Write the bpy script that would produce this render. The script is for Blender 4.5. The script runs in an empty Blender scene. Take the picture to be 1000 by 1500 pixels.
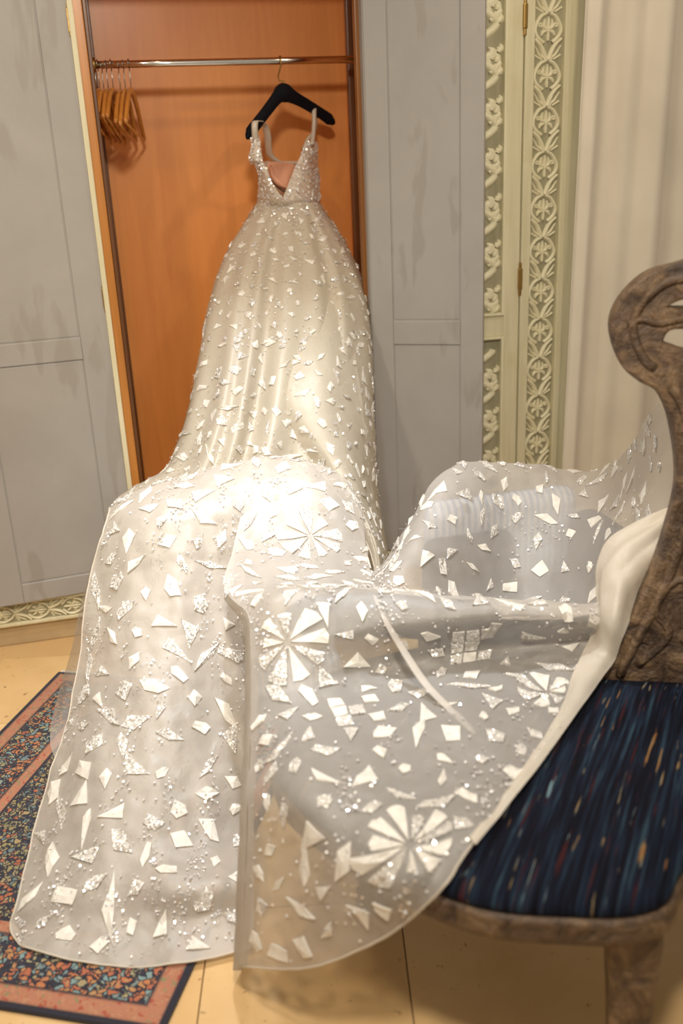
import bpy, bmesh, math, random
import numpy as np
from mathutils import Vector, Matrix
random.seed(7); rng = np.random.default_rng(7)
S = bpy.context.scene
C = S.collection

# ------------------------------------------------------------------ camera
H = 1.5; F = 1400.0
YAW, PIT, ROLL = (math.radians(a) for a in (13.0, 19.9, 2.63))
fwd = np.array([math.sin(YAW)*math.cos(PIT), math.cos(YAW)*math.cos(PIT), -math.sin(PIT)])
r0 = np.array([math.cos(YAW), -math.sin(YAW), 0.0]); u0 = np.cross(r0, fwd)
right = math.cos(ROLL)*r0 - math.sin(ROLL)*u0
up = math.cos(ROLL)*u0 + math.sin(ROLL)*r0
EYE = np.array([0, 0, H])
cd = bpy.data.cameras.new('camera'); cam = bpy.data.objects.new('camera', cd); C.objects.link(cam)
cd.sensor_fit = 'VERTICAL'; cd.sensor_height = 36; cd.sensor_width = 24; cd.lens = 36*F/1500
M = Matrix.Identity(4)
for i in range(3):
    M[i][0] = right[i]; M[i][1] = up[i]; M[i][2] = -fwd[i]; M[i][3] = EYE[i]
cam.matrix_world = M
cd.clip_start = 0.02
cd.dof.use_dof = True; cd.dof.focus_distance = 2.55; cd.dof.aperture_fstop = 2.0
S.camera = cam

def P(x, y, Y=None, z=None):
    """point of the place seen at (x, y) of the photo, at depth Y or height z (metres)"""
    d = fwd + right*(x-500)/F + up*(750-y)/F
    t = Y/d[1] if Y is not None else (z-H)/d[2]
    return EYE + d*t

# ------------------------------------------------------------------ light
S.view_settings.view_transform = 'Standard'; S.view_settings.look = 'None'
S.view_settings.gamma = 1.0; S.view_settings.use_curve_mapping = False
S.view_settings.exposure = 0.02
w = bpy.data.worlds.new('room_light'); S.world = w; w.use_nodes = True
w.node_tree.nodes['Background'].inputs[0].default_value = (1.0, 0.86, 0.68, 1)
w.node_tree.nodes['Background'].inputs[1].default_value = 0.33
def lamp(name, loc, target, energy, size, col, spread=180):
    l = bpy.data.lights.new(name, 'AREA'); l.shape = 'DISK'; l.size = size
    l.energy = energy; l.color = col; l.spread = math.radians(spread)
    o = bpy.data.objects.new(name, l); C.objects.link(o); o.location = loc
    o.rotation_euler = (Vector(target)-Vector(loc)).to_track_quat('-Z', 'Y').to_euler()
    return o
WARM = (1.0, 0.84, 0.63); NEUT = (0.88, 0.93, 1.0)
lamp('ceiling_downlight', (0.05, 2.72, 2.62), (0.25, 2.75, 0), 2.4, .10, WARM, 150)
lamp('ceiling_downlight', (0.40, 2.22, 2.62), (0.34, 2.24, 0), 6.5, .10, NEUT, 62)
lamp('ceiling_downlight', (-0.75, 1.55, 2.62), (-.45, 2.75, 0), 8, .14, WARM, 105)
lamp('ceiling_downlight', (1.35, 2.15, 2.62), (1.4, 2.5, 0), 7, .12, WARM)
lamp('ceiling_downlight', (0.1, 0.2, 2.62), (0.35, 2.5, 0.2), 22, .25, (1.0, .9, .76), 120)

# ------------------------------------------------------------------ helpers
def new_mat(name):
    m = bpy.data.materials.new(name); m.use_nodes = True
    nt = m.node_tree; nt.nodes.clear()
    out = nt.nodes.new('ShaderNodeOutputMaterial')
    return m, nt, out
def N(nt, t, **k):
    n = nt.nodes.new(t)
    for a, v in k.items():
        if a.startswith('i_'):
            key = a[2:]
            n.inputs[int(key) if key.isdigit() else key.replace('_', ' ')].default_value = v
        else: setattr(n, a, v)
    return n
def ramp(nt, fac, stops, interp='LINEAR'):
    r = nt.nodes.new('ShaderNodeValToRGB'); r.color_ramp.interpolation = interp
    e = r.color_ramp.elements
    while len(e) < len(stops): e.new(0.5)
    for el, (p, c) in zip(e, stops): el.position = p; el.color = (*c, 1)
    nt.links.new(fac, r.inputs[0]); return r.outputs[0]
def mixc(nt, fac, a, b, mode='MIX'):
    n = nt.nodes.new('ShaderNodeMix'); n.data_type = 'RGBA'; n.blend_type = mode
    for s, v in ((n.inputs[0], fac), (n.inputs[6], a), (n.inputs[7], b)):
        if isinstance(v, (int, float)): s.default_value = v
        elif isinstance(v, tuple): s.default_value = (*v, 1)
        else: nt.links.new(v, s)
    return n.outputs[2]
def coords(nt, scale=(1,1,1), rot=(0,0,0), gen='Object', loc=(0,0,0)):
    tc = nt.nodes.new('ShaderNodeTexCoord'); mp = nt.nodes.new('ShaderNodeMapping')
    mp.inputs['Scale'].default_value = scale; mp.inputs['Rotation'].default_value = rot
    mp.inputs['Location'].default_value = loc
    src = tc.outputs[gen]
    if any(rot):                                   # turn first, then stretch along the turned axes
        m0 = nt.nodes.new('ShaderNodeMapping'); m0.inputs['Rotation'].default_value = rot
        mp.inputs['Rotation'].default_value = (0, 0, 0); nt.links.new(src, m0.inputs[0]); src = m0.outputs[0]
    nt.links.new(src, mp.inputs[0]); return mp.outputs[0]
def noise(nt, vec, scale, detail=4, rough=.55, dist=0):
    n = N(nt, 'ShaderNodeTexNoise', i_Scale=scale, i_Detail=detail, i_Roughness=rough, i_Distortion=dist)
    nt.links.new(vec, n.inputs['Vector']); return n.outputs[0]
def math_(nt, op, a, b=None, c=None):
    n = nt.nodes.new('ShaderNodeMath'); n.operation = op
    for i, v in enumerate((a, b, c)):
        if v is None: continue
        if isinstance(v, (int, float)): n.inputs[i].default_value = v
        else: nt.links.new(v, n.inputs[i])
    return n.outputs[0]
def bump(nt, h, strength=.3, dist=.01):
    b = N(nt, 'ShaderNodeBump', i_Strength=strength, i_Distance=dist)
    nt.links.new(h, b.inputs['Height']); return b.outputs[0]
def principled(nt, out, col, rough=.5, metal=0, nrm=None, **k):
    p = nt.nodes.new('ShaderNodeBsdfPrincipled')
    if isinstance(col, tuple): p.inputs['Base Color'].default_value = (*col, 1)
    else: nt.links.new(col, p.inputs['Base Color'])
    if isinstance(rough, (int, float)): p.inputs['Roughness'].default_value = rough
    else: nt.links.new(rough, p.inputs['Roughness'])
    p.inputs['Metallic'].default_value = metal
    for a, v in k.items(): p.inputs[a.replace('_', ' ')].default_value = v
    if nrm is not None: nt.links.new(nrm, p.inputs['Normal'])
    nt.links.new(p.outputs[0], out.inputs[0]); return p

def simple(name, col, rough=.5, metal=0, var=.12, scale=9, bmp=.1, **k):
    m, nt, out = new_mat(name); v = coords(nt)
    n = noise(nt, v, scale, 5)
    c2 = tuple(max(0, x*(1-var)) for x in col); c1 = tuple(min(1, x*(1+var)) for x in col)
    c = ramp(nt, n, [(.3, c2), (.7, c1)])
    principled(nt, out, c, rough, metal, bump(nt, noise(nt, v, scale*12, 3), bmp, .004) if bmp else None, **k)
    return m

def wood(name, dark, light, scale=(14, 14, 1.1), rough=.35, rot=(0,0,0), coat=0.2):
    m, nt, out = new_mat(name); v = coords(nt, scale, rot)
    n = noise(nt, v, 2.2, 8, .6, .6); n2 = noise(nt, v, 9, 4, .6)
    c = ramp(nt, n, [(.25, dark), (.75, light)])
    c = mixc(nt, math_(nt, 'MULTIPLY', n2, .35), c, dark)
    principled(nt, out, c, rough, 0, bump(nt, n2, .08, .003), Coat_Weight=coat, Coat_Roughness=.25)
    return m
MAT = {}
MAT['closet_wood'] = wood('orange_wood_veneer', (.72, .27, .058), (.88, .37, .09), (10, 10, .8), .42)
MAT['frame_wood'] = wood('orange_wood_frame', (.40, .15, .025), (.60, .25, .05), (30, 30, 1.2), .35)
MAT['dark_bead'] = wood('dark_wood_bead', (.09, .03, .006), (.17, .06, .012), (30, 30, 1.2), .4)
MAT['mid_bead'] = wood('brown_wood_bead', (.22, .08, .012), (.34, .13, .025), (30, 30, 1.2), .4)
MAT['hanger_wood'] = wood('honey_hanger_wood', (.42, .16, .025), (.62, .27, .06), (20, 4, 20), .25, coat=.6)

def paint_grey():
    m, nt, out = new_mat('worn_blue_grey_paint'); v = coords(nt)
    n = noise(nt, v, 3.2, 6, .6, .4); n2 = noise(nt, coords(nt, (5, 5, 1.4)), 2.6, 3, .5, .3)
    c = ramp(nt, n, [(.25, (.345, .328, .312)), (.75, (.405, .388, .370))])
    c = mixc(nt, ramp(nt, n2, [(.60, (0,0,0)), (.66, (1,1,1))]), c, (.335, .315, .292))
    st = noise(nt, coords(nt, (60, 60, 3)), 3, 3)
    principled(nt, out, c, .55, 0, bump(nt, st, .12, .003)); return m
MAT['grey_paint'] = paint_grey()
def paint_cream(name, a, b, wash=(.33, .30, .16)):
    m, nt, out = new_mat(name); v = coords(nt, (22, 22, 1.6))
    n = noise(nt, v, 2.4, 6, .6); n2 = noise(nt, coords(nt), 7, 5, .6)
    c = ramp(nt, n, [(.3, a), (.7, b)])
    c = mixc(nt, ramp(nt, n2, [(.55, (0,0,0)), (.8, (.7,.7,.7))]), c, wash)
    principled(nt, out, c, .55, 0, bump(nt, n, .12, .004)); return m
MAT['cream_paint'] = paint_cream('limed_cream_paint', (.64, .59, .39), (.76, .71, .51), (.62, .56, .32))
MAT['carve_paint'] = paint_cream('carved_cream_paint', (.70, .65, .43), (.82, .77, .57), (.60, .55, .32))
MAT['carve_ground'] = paint_cream('grey_green_wash_in_carving', (.29, .27, .17), (.40, .37, .25), (.36, .33, .18))
MAT['plaster'] = simple('cream_wall_plaster', (.55, .49, .38), .8)
MAT['brass'] = simple('aged_brass', (.42, .27, .09), .35, 1.0)
MAT['steel'] = simple('polished_steel', (.72, .70, .66), .18, 1.0, .05, 9, 0)
MAT['wire'] = simple('hanger_wire', (.55, .53, .5), .3, 1.0, .05, 9, 0)
MAT['velvet'] = simple('black_velvet', (.006, .006, .010), .85, 0, .2, 60, .2, Specular_IOR_Level=.15)
MAT['stone'] = simple('stone_plinth', (.50, .37, .21), .5, 0, .18, 6, .1)
MAT['nude'] = simple('nude_bust_pad', (.72, .36, .23), .6, 0, .05, 20, .05)
MAT['black_trim'] = simple('black_trim', (.02, .018, .016), .6, 0, .1, 20, 0)

def curtain_mat():
    m, nt, out = new_mat('ivory_curtain_cloth'); v = coords(nt)
    wv = noise(nt, coords(nt, (400, 400, 60)), 1, 2)
    n = noise(nt, v, 4, 4)
    c = ramp(nt, n, [(.3, (.66, .60, .50)), (.7, (.74, .68, .57))])
    principled(nt, out, c, .85, 0, bump(nt, wv, .15, .002), Sheen_Weight=.15); return m
MAT['curtain'] = curtain_mat()

def travertine():
    m, nt, out = new_mat('honey_travertine'); v = coords(nt, gen='Object')
    oi = nt.nodes.new('ShaderNodeObjectInfo')
    va = nt.nodes.new('ShaderNodeVectorMath'); va.operation = 'ADD'; nt.links.new(v, va.inputs[0])
    cmb = nt.nodes.new('ShaderNodeCombineXYZ')
    nt.links.new(math_(nt, 'MULTIPLY', oi.outputs['Random'], 40), cmb.inputs[0]); nt.links.new(cmb.outputs[0], va.inputs[1])
    v = va.outputs[0]
    n = noise(nt, v, 2.5, 6, .6, .5); pits = noise(nt, v, 38, 3, .6); veins = noise(nt, v, 9, 6, .65, 1.2)
    c = ramp(nt, n, [(.25, (.66, .42, .18)), (.75, (.82, .60, .32))])
    c = mixc(nt, math_(nt, 'MULTIPLY', veins, .45), c, (.58, .36, .16))
    c = mixc(nt, ramp(nt, pits, [(.66, (0,0,0)), (.73, (1,1,1))]), c, (.22, .12, .05))
    t = math_(nt, 'MULTIPLY_ADD', oi.outputs['Random'], .22, .89)
    cm = nt.nodes.new('ShaderNodeCombineColor')
    for i in range(3): nt.links.new(t, cm.inputs[i])
    c = mixc(nt, 1.0, c, cm.outputs[0], 'MULTIPLY')
    principled(nt, out, c, .32, 0, bump(nt, pits, .05, .002)); return m
MAT['travertine'] = travertine()
MAT['grout'] = simple('tile_grout', (.36, .25, .13), .9)

def carved_wood():
    m, nt, out = new_mat('old_carved_walnut'); v = coords(nt)
    n = noise(nt, v, 16, 6, .65, .8); n2 = noise(nt, v, 45, 4, .6); gr = noise(nt, coords(nt, (40, 40, 5)), 2, 5, .6, .3)
    c = ramp(nt, n, [(.36, (.035, .020, .013)), (.5, (.13, .08, .045)), (.66, (.32, .205, .105))])
    c = mixc(nt, math_(nt, 'MULTIPLY', gr, .5), c, (.09, .05, .028))
    h = math_(nt, 'ADD', n, math_(nt, 'MULTIPLY', n2, .4))
    principled(nt, out, c, .5, 0, bump(nt, h, .9, .02), Coat_Weight=.15, Coat_Roughness=.4); return m
MAT['walnut'] = carved_wood()

def seat_cloth():
    m, nt, out = new_mat('navy_woven_rag_cloth')
    rot = (0, 0, math.radians(39))
    v = coords(nt, (130, 5, 5), rot); vf = coords(nt, (75, 14, 8), rot)
    a = noise(nt, v, 1.0, 3, .6); b = noise(nt, coords(nt, (110, 6, 6), rot, loc=(3, 7, 1)), 1.0, 3, .6)
    d = noise(nt, coords(nt, (260, 30, 30), rot), 1, 2); e = noise(nt, coords(nt, (150, 9, 9), rot, loc=(13, 2, 5)), 1, 2, .5)
    c = ramp(nt, a, [(.30, (.002, .002, .004)), (.46, (.005, .006, .014)), (.58, (.010, .018, .036)), (.72, (.030, .060, .085))])
    c = mixc(nt, ramp(nt, b, [(.60, (0,0,0)), (.68, (.8,.8,.8))]), c, (.055, .013, .014))
    c = mixc(nt, ramp(nt, e, [(.66, (0,0,0)), (.70, (1,1,1))]), c, ramp(nt, b, [(.35, (.22, .07, .02)), (.48, (.24, .17, .08)), (.6, (.12, .20, .24))]))
    h = math_(nt, 'ADD', a, math_(nt, 'MULTIPLY', d, .6))
    principled(nt, out, c, .9, 0, bump(nt, h, .7, .008), Specular_IOR_Level=.15); return m
MAT['seat_cloth'] = seat_cloth()

def stripe_cloth():
    m, nt, out = new_mat('pale_blue_striped_cloth')
    wv = N(nt, 'ShaderNodeTexWave', i_Scale=16.0, i_Distortion=0.0); wv.wave_type = 'BANDS'; wv.bands_direction = 'X'
    nt.links.new(coords(nt), wv.inputs[0])
    c = ramp(nt, wv.outputs[1], [(.35, (.42, .52, .72)), (.6, (.72, .76, .84))])
    principled(nt, out, c, .8, 0, bump(nt, noise(nt, coords(nt), 300, 2), .1, .002)); return m
MAT['stripe'] = stripe_cloth()
MAT['slate_shade'] = simple('slate_blue_inner_shade', (.035, .042, .062), .9, 0, .1, 12, .1)  # dark armchair colour, also painting the shade inside the train's right fold
MAT['cream_cloth'] = simple('cream_upholstery', (.78, .74, .66), .85, 0, .05, 12, .1)

def fabric(name, col, transp, transl=.3, sheen=.06, rough=.35):
    m, nt, out = new_mat(name); v = coords(nt)
    n = noise(nt, v, 5, 4, .55); wv = noise(nt, v, 900, 2, .5); cr = noise(nt, coords(nt), 26, 4, .6, .6)
    nb = bump(nt, math_(nt, 'ADD', math_(nt, 'MULTIPLY', cr, .8), math_(nt, 'MULTIPLY', wv, .15)), .28, .012)
    c = ramp(nt, n, [(.3, tuple(x*.95 for x in col)), (.7, col)])
    df = nt.nodes.new('ShaderNodeBsdfDiffuse'); tl = nt.nodes.new('ShaderNodeBsdfTranslucent')
    gl = N(nt, 'ShaderNodeBsdfGlossy', i_Roughness=rough); tr = nt.nodes.new('ShaderNodeBsdfTransparent')
    gl.inputs[0].default_value = (1, .98, .95, 1); tr.inputs[0].default_value = (1, .985, .96, 1)
    for s in (df, tl): nt.links.new(c, s.inputs[0])
    for s in (df, gl): nt.links.new(nb, s.inputs['Normal'])
    m1 = N(nt, 'ShaderNodeMixShader', i_0=transl); nt.links.new(df.outputs[0], m1.inputs[1]); nt.links.new(tl.outputs[0], m1.inputs[2])
    m2 = N(nt, 'ShaderNodeMixShader', i_0=sheen); nt.links.new(m1.outputs[0], m2.inputs[1]); nt.links.new(gl.outputs[0], m2.inputs[2])
    m3 = nt.nodes.new('ShaderNodeMixShader')
    f = math_(nt, 'MULTIPLY_ADD', noise(nt, v, 700, 1), .2, transp-.1); nt.links.new(f, m3.inputs[0])
    nt.links.new(m2.outputs[0], m3.inputs[1]); nt.links.new(tr.outputs[0], m3.inputs[2])
    nt.links.new(m3.outputs[0], out.inputs[0]); return m
MAT['tulle'] = fabric('sheer_ivory_organza', (.76, .72, .67), .45)
MAT['tulle_lined'] = fabric('lined_ivory_organza', (.67, .62, .555), .18)
MAT['skirt_cloth'] = fabric('ivory_skirt_organza', (.76, .70, .58), .12)
MAT['lining'] = fabric('cream_satin_lining', (.82, .75, .64), .05, .3, .05)
MAT['satin'] = simple('white_satin_applique', (.80, .765, .70), .36, 0, .10, 60, .35, Specular_IOR_Level=.7)
def glitter(name, col):
    m, nt, out = new_mat(name); v = coords(nt)
    vo = N(nt, 'ShaderNodeTexVoronoi', i_Scale=260.0); nt.links.new(v, vo.inputs['Vector'])
    geo = nt.nodes.new('ShaderNodeNewGeometry')
    sub = nt.nodes.new('ShaderNodeVectorMath'); sub.operation = 'SUBTRACT'; sub.inputs[1].default_value = (.5,.5,.5)
    nt.links.new(vo.outputs['Color'], sub.inputs[0])
    sc = nt.nodes.new('ShaderNodeVectorMath'); sc.operation = 'SCALE'; sc.inputs['Scale'].default_value = 1.1
    nt.links.new(sub.outputs[0], sc.inputs[0])
    ad = nt.nodes.new('ShaderNodeVectorMath'); ad.operation = 'ADD'
    nt.links.new(geo.outputs['Normal'], ad.inputs[0]); nt.links.new(sc.outputs[0], ad.inputs[1])
    nm = nt.nodes.new('ShaderNodeVectorMath'); nm.operation = 'NORMALIZE'; nt.links.new(ad.outputs[0], nm.inputs[0])
    c = ramp(nt, vo.outputs['Distance'], [(.0, col), (1, tuple(x*.8 for x in col))])
    principled(nt, out, c, .25, .25, nm.outputs[0]); return m
MAT['glitter'] = glitter('silver_glitter_applique', (.86, .83, .78))
MAT['sequin'] = simple('clear_silver_sequin', (.95, .93, .92), .22, .45, .03, 9, 0)

def link(o, parent=None, kind=None):
    C.objects.link(o)
    if parent is not None:
        o.parent = parent; o.matrix_parent_inverse = WORLD[parent.name].inverted()
    if kind: o['kind'] = kind
    WORLD[o.name] = Matrix.Identity(4) if o.type == 'MESH' else Matrix.Translation(o.location)
    return o
WORLD = {}
def mesh(name, verts, faces, mat, parent=None, kind=None, smooth=False):
    me = bpy.data.meshes.new(name)
    me.from_pydata([tuple(map(float, v)) for v in verts], [], faces); me.update()
    if smooth: me.polygons.foreach_set('use_smooth', [True]*len(me.polygons))
    me.materials.append(MAT[mat]); o = bpy.data.objects.new(name, me)
    return link(o, parent, kind)
def from_bm(name, bm, mat, parent=None, kind=None, smooth=False):
    me = bpy.data.meshes.new(name); bmesh.ops.recalc_face_normals(bm, faces=bm.faces); bm.to_mesh(me); bm.free()
    if smooth: me.polygons.foreach_set('use_smooth', [True]*len(me.polygons))
    me.materials.append(MAT[mat]); o = bpy.data.objects.new(name, me)
    return link(o, parent, kind)
def bm_box(bm, lo, hi, bev=0.0, mtx=None):
    r = bmesh.ops.create_cube(bm, size=1.0); vs = r['verts']
    for v in vs:
        v.co = Vector([(lo[i]+hi[i])/2 + v.co[i]*(hi[i]-lo[i]) for i in range(3)])
    if bev:
        es = list({e for v in vs for e in v.link_edges})
        g = bmesh.ops.bevel(bm, geom=es, offset=bev, segments=2, affect='EDGES', profile=.6)
        vs = list({v for f in g['faces'] for v in f.verts} | {v for v in vs if v.is_valid})
    if mtx is not None: bmesh.ops.transform(bm, matrix=mtx, verts=[v for v in vs if v.is_valid])
def box(name, lo, hi, mat, parent=None, bev=.003, mtx=None, kind=None):
    bm = bmesh.new(); bm_box(bm, lo, hi, bev, mtx); return from_bm(name, bm, mat, parent, kind)
def tube_geo(pts, rad, n=8, flat=1.0):
    pts = [np.array(p, float) for p in pts]; V = []; Fc = []
    rads = rad if hasattr(rad, '__len__') else [rad]*len(pts)
    prev = None
    for i, p in enumerate(pts):
        t = pts[min(i+1, len(pts)-1)] - pts[max(i-1, 0)]; t /= np.linalg.norm(t)+1e-9
        if prev is None:
            a = np.array([0, 0, 1.]) if abs(t[2]) < .9 else np.array([1., 0, 0])
            n1 = np.cross(t, a)
        else: n1 = prev - t*(prev@t)
        n1 /= np.linalg.norm(n1); n2 = np.cross(t, n1); prev = n1
        for k in range(n):
            an = 2*math.pi*k/n; V.append(p + rads[i]*(n1*math.cos(an)*flat + n2*math.sin(an)))
    for i in range(len(pts)-1):
        for k in range(n):
            a = i*n+k; b = i*n+(k+1) % n; Fc.append((a, b, b+n, a+n))
    Fc.append(tuple(range(n))[::-1]); Fc.append(tuple((len(pts)-1)*n+k for k in range(n)))
    return V, Fc
def tube(name, pts, rad, mat, parent=None, n=8, flat=1.0):
    V, Fc = tube_geo(pts, rad, n, flat); return mesh(name, V, Fc, mat, parent, smooth=True)
def empty(name, loc, label, cat, group=None):
    o = bpy.data.objects.new(name, None); o.location = loc; o.empty_display_size = .1
    link(o); o['label'] = label; o['category'] = cat
    if group: o['group'] = group
    return o
def tag(o, label, cat, group=None):
    o['label'] = label; o['category'] = cat
    if group: o['group'] = group
    return o
def catmull(p, n, closed=False):
    p = np.array(p, float); m = len(p); out = []
    ts = np.linspace(0, m if closed else m-1, n, endpoint=not closed)
    for t in ts:
        i = int(min(math.floor(t), m-1 if closed else m-2)); f = t-i
        g = (lambda k: p[k % m]) if closed else (lambda k: p[k] if 0 <= k < m else (2*p[0]-p[1] if k < 0 else 2*p[m-1]-p[m-2]))
        a, b, c, d = g(i-1), g(i), g(i+1), g(i+2)
        out.append(.5*(2*b + (c-a)*f + (2*a-5*b+4*c-d)*f*f + (3*b-a-3*c+d)*f**3))
    return np.array(out)

# ------------------------------------------------------------------ structure
D = 3.141; XR = 0.857; ZT = 2.15
sub = box('floor', (-2.2, -.6, -.06), (3.2, D+.02, -.012), 'grout', kind='structure', bev=0)
sub['label'] = 'honey travertine tiled floor'
ta = math.radians(-12); tw = .405
tm = None
for i in range(-8, 12):
    for j in range(-8, 12):
        cx, cy = i*tw, j*tw
        x = cx*math.cos(ta)-cy*math.sin(ta)+.36; y = cx*math.sin(ta)+cy*math.cos(ta)+.17
        if not (-1.9 < x < 2.9 and -.35 < y < D-.28): continue
        if tm is None:
            t = box('tile', (-tw/2+.0012, -tw/2+.0012, -.03), (tw/2-.0012, tw/2-.0012, 0), 'travertine', sub, bev=.0015); tm = t.data
        else:
            t = bpy.data.objects.new('tile', tm); link(t, sub)
        t.location = (x, y, 0); t.rotation_euler = (0, 0, ta)
# stone border next to the wardrobe
box('border_slab', (-2.2, D-.30, -.03), (0.25, D+.02, -.001), 'travertine', sub, bev=.002)
box('border_slab', (0.253, D-.30, -.03), (3.2, D+.02, -.001), 'travertine', sub, bev=.002)

bm = bmesh.new()
bm_box(bm, (-2.2, D+.02, 0), (-.02, D+.10, 2.7)); bm_box(bm, (XR+.115, D+.02, 0), (3.2, D+.10, 2.7)); bm_box(bm, (-.02, D+.02, ZT), (XR+.115, D+.10, 2.7))
o = from_bm('wall_back', bm, 'plaster', kind='structure'); o['label'] = 'cream wall behind the fitted wardrobe'
pl = box('baseboard_back', (-2.2, D-.004, 0), (1.55, D+.02, .078), 'stone', kind='structure', bev=.003)
pl['label'] = 'tan stone plinth under the wardrobe'

# ------------------------------------------------------------------ wardrobe
WB = empty('fitted_wardrobe', (.43, D, 0), 'fitted wardrobe with orange wood interior, grey inner doors and carved cream front', 'wardrobe')
YB = 3.69
box('back_panel', (-.02, YB, .16), (1.0, YB+.02, ZT+.02), 'closet_wood', WB, .001)
box('side_panel', (-.02, D+.012, .16), (.045, YB, ZT), 'closet_wood', WB, .001)
box('side_panel', (.945, D+.012, .16), (1.0, YB, ZT), 'closet_wood', WB, .001)
box('top_panel', (-.02, D+.02, ZT), (1.0, YB, ZT+.02), 'closet_wood', WB, .001)
box('bottom_panel', (-.02, D+.0, .15), (1.0, YB, .175), 'closet_wood', WB, .001)
box('face_frame', (-.004, D-.012, .16), (.034, D+.012, ZT), 'frame_wood', WB, .003)
box('frame_bead', (.034, D-.006, .16), (.046, D+.02, ZT), 'dark_bead', WB, .003)
box('corner_bead', (.046, YB-.03, .16), (.062, YB, ZT), 'dark_bead', WB, .003)
box('face_frame', (XR-.012, D+.03, .16), (XR+.03, D+.06, ZT), 'mid_bead', WB, .003)
box('frame_bead', (XR+.03, D+.035, .16), (XR+.10, D+.05, ZT), 'dark_bead', WB, .003)
box('face_frame', (XR+.06, YB-.14, .16), (.945, YB-.11, ZT), 'dark_bead', WB, .003)
box('door_stop', (-.008, D-.022, .168), (.008, D-.008, ZT), 'cream_paint', WB, .003)
box('header', (-.004, D-.006, ZT-.01), (XR+.1, D+.03, ZT+.08), 'cream_paint', WB, .003)
# right frame stile that carries the open leaf's hinges
box('stile', (XR, D-.004, .16), (XR+.12, D+.03, ZT), 'grey_paint', WB, .003)

def door(mtx, W, z0, z1, stL, stR, rails, mat, th=.032, hinges=(), lab=None):
    """framed leaf along local +X from its hinge; visible face at local y = 0"""
    def bx(n, lo, hi, par, m=mat, bev=.003): return box(n, lo, hi, m, par, bev, mtx)
    d = bx('door', (0.004, .006, z0), (W-.004, th-.004, z1), WB)        # core behind the panels
    bx('stile', (0, 0, z0), (stL, th, z1), d); bx('stile', (W-stR, 0, z0), (W, th, z1), d)
    for a, b in rails: bx('rail', (stL, 0.0005, a), (W-stR, th, b), d)
    for (a, b), (c, e) in zip(rails[:-1], rails[1:]):
        bx('panel', (stL+.003, .0065-.002, b+.003), (W-stR-.003, .012, c-.003), d)
        # sloped edge bead around the panel
    if lab: d['label'] = lab
    for z in hinges:
        h = bm = bmesh.new()
        bm_box(bm, (-.006, -.004, z-.03), (.006, .004, z+.03), .001, mtx)
        for q in (-.036, .036): bm_box(bm, (-.0045, -.0045, z+q-.007), (.0045, .0045, z+q+.007), .002, mtx)
        from_bm('hinge', bm, 'brass', d)
    return d
def frame_mtx(o, ang, flip=False):
    m = Matrix.Translation(o) @ Matrix.Rotation(ang, 4, 'Z')
    if flip: m = m @ Matrix.Scale(-1, 4, (1, 0, 0))
    return m
zr = lambda x, y, Y: P(x, y, Y=Y)[2]
# open leaf on the right of the opening, swung almost flat against the carved front
a1, b1 = zr(616, 505, 3.05), zr(616, 470, 3.05)
door(frame_mtx((XR+.002, D-.010, 0), math.radians(-29)), .372, .172, ZT+.02, .072, .074, [(.172, .26), (a1, b1), (ZT-.05, ZT+.02)], 'grey_paint', lab='open wardrobe leaf showing its grey painted inner face')
for yy in (381, 431):
    q = P(686, yy, Y=2.975); tube('screw', [q+np.array([0, -.001, 0]), q+np.array([.002, .012, 0])], .0035, 'wire', WB, 8)
# open leaf on the left
a2, b2 = zr(65, 533, 3.10), zr(65, 500, 3.10)
door(frame_mtx((-.006, D-.012, 0), math.radians(5.5), True), .47, .168, ZT+.02, .088, .085, [(.168, .235), (a2, b2), (ZT-.05, ZT+.02)], 'grey_paint', hinges=(zr(151, 437, D), zr(98, 30, D)), lab='open wardrobe leaf with scuffed grey paint')

# carved motif meshes -------------------------------------------------------
def ridge(V, Fc, pts, w, h, closed=False):
    """half-round ridge along a 2-D polyline (x, z); height h towards -y"""
    pts = [np.array(p, float) for p in pts]; n0 = len(V); m = len(pts)
    ws = w if hasattr(w, '__len__') else [w]*m
    for i, p in enumerate(pts):
        t = pts[min(i+1, m-1)] - pts[max(i-1, 0)]; t /= np.linalg.norm(t)+1e-9
        nn = np.array([-t[1], t[0]])
        for k, (a, b) in enumerate(((-1, 0), (-.55, .8), (0, 1), (.55, .8), (1, 0))):
            q = p + nn*a*ws[i]*.66; V.append((q[0], -h*b, q[1]))
    for i in range(m-1):
        for k in range(4):
            a = n0+i*5+k; Fc.append((a, a+1, a+6, a+5))
def arc(cx, cz, r, a0, a1, n=9, sx=1, sz=1):
    return [(cx+sx*r*math.cos(math.radians(a0+(a1-a0)*i/(n-1))), cz+sz*r*math.sin(math.radians(a0+(a1-a0)*i/(n-1)))) for i in range(n)]
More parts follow.
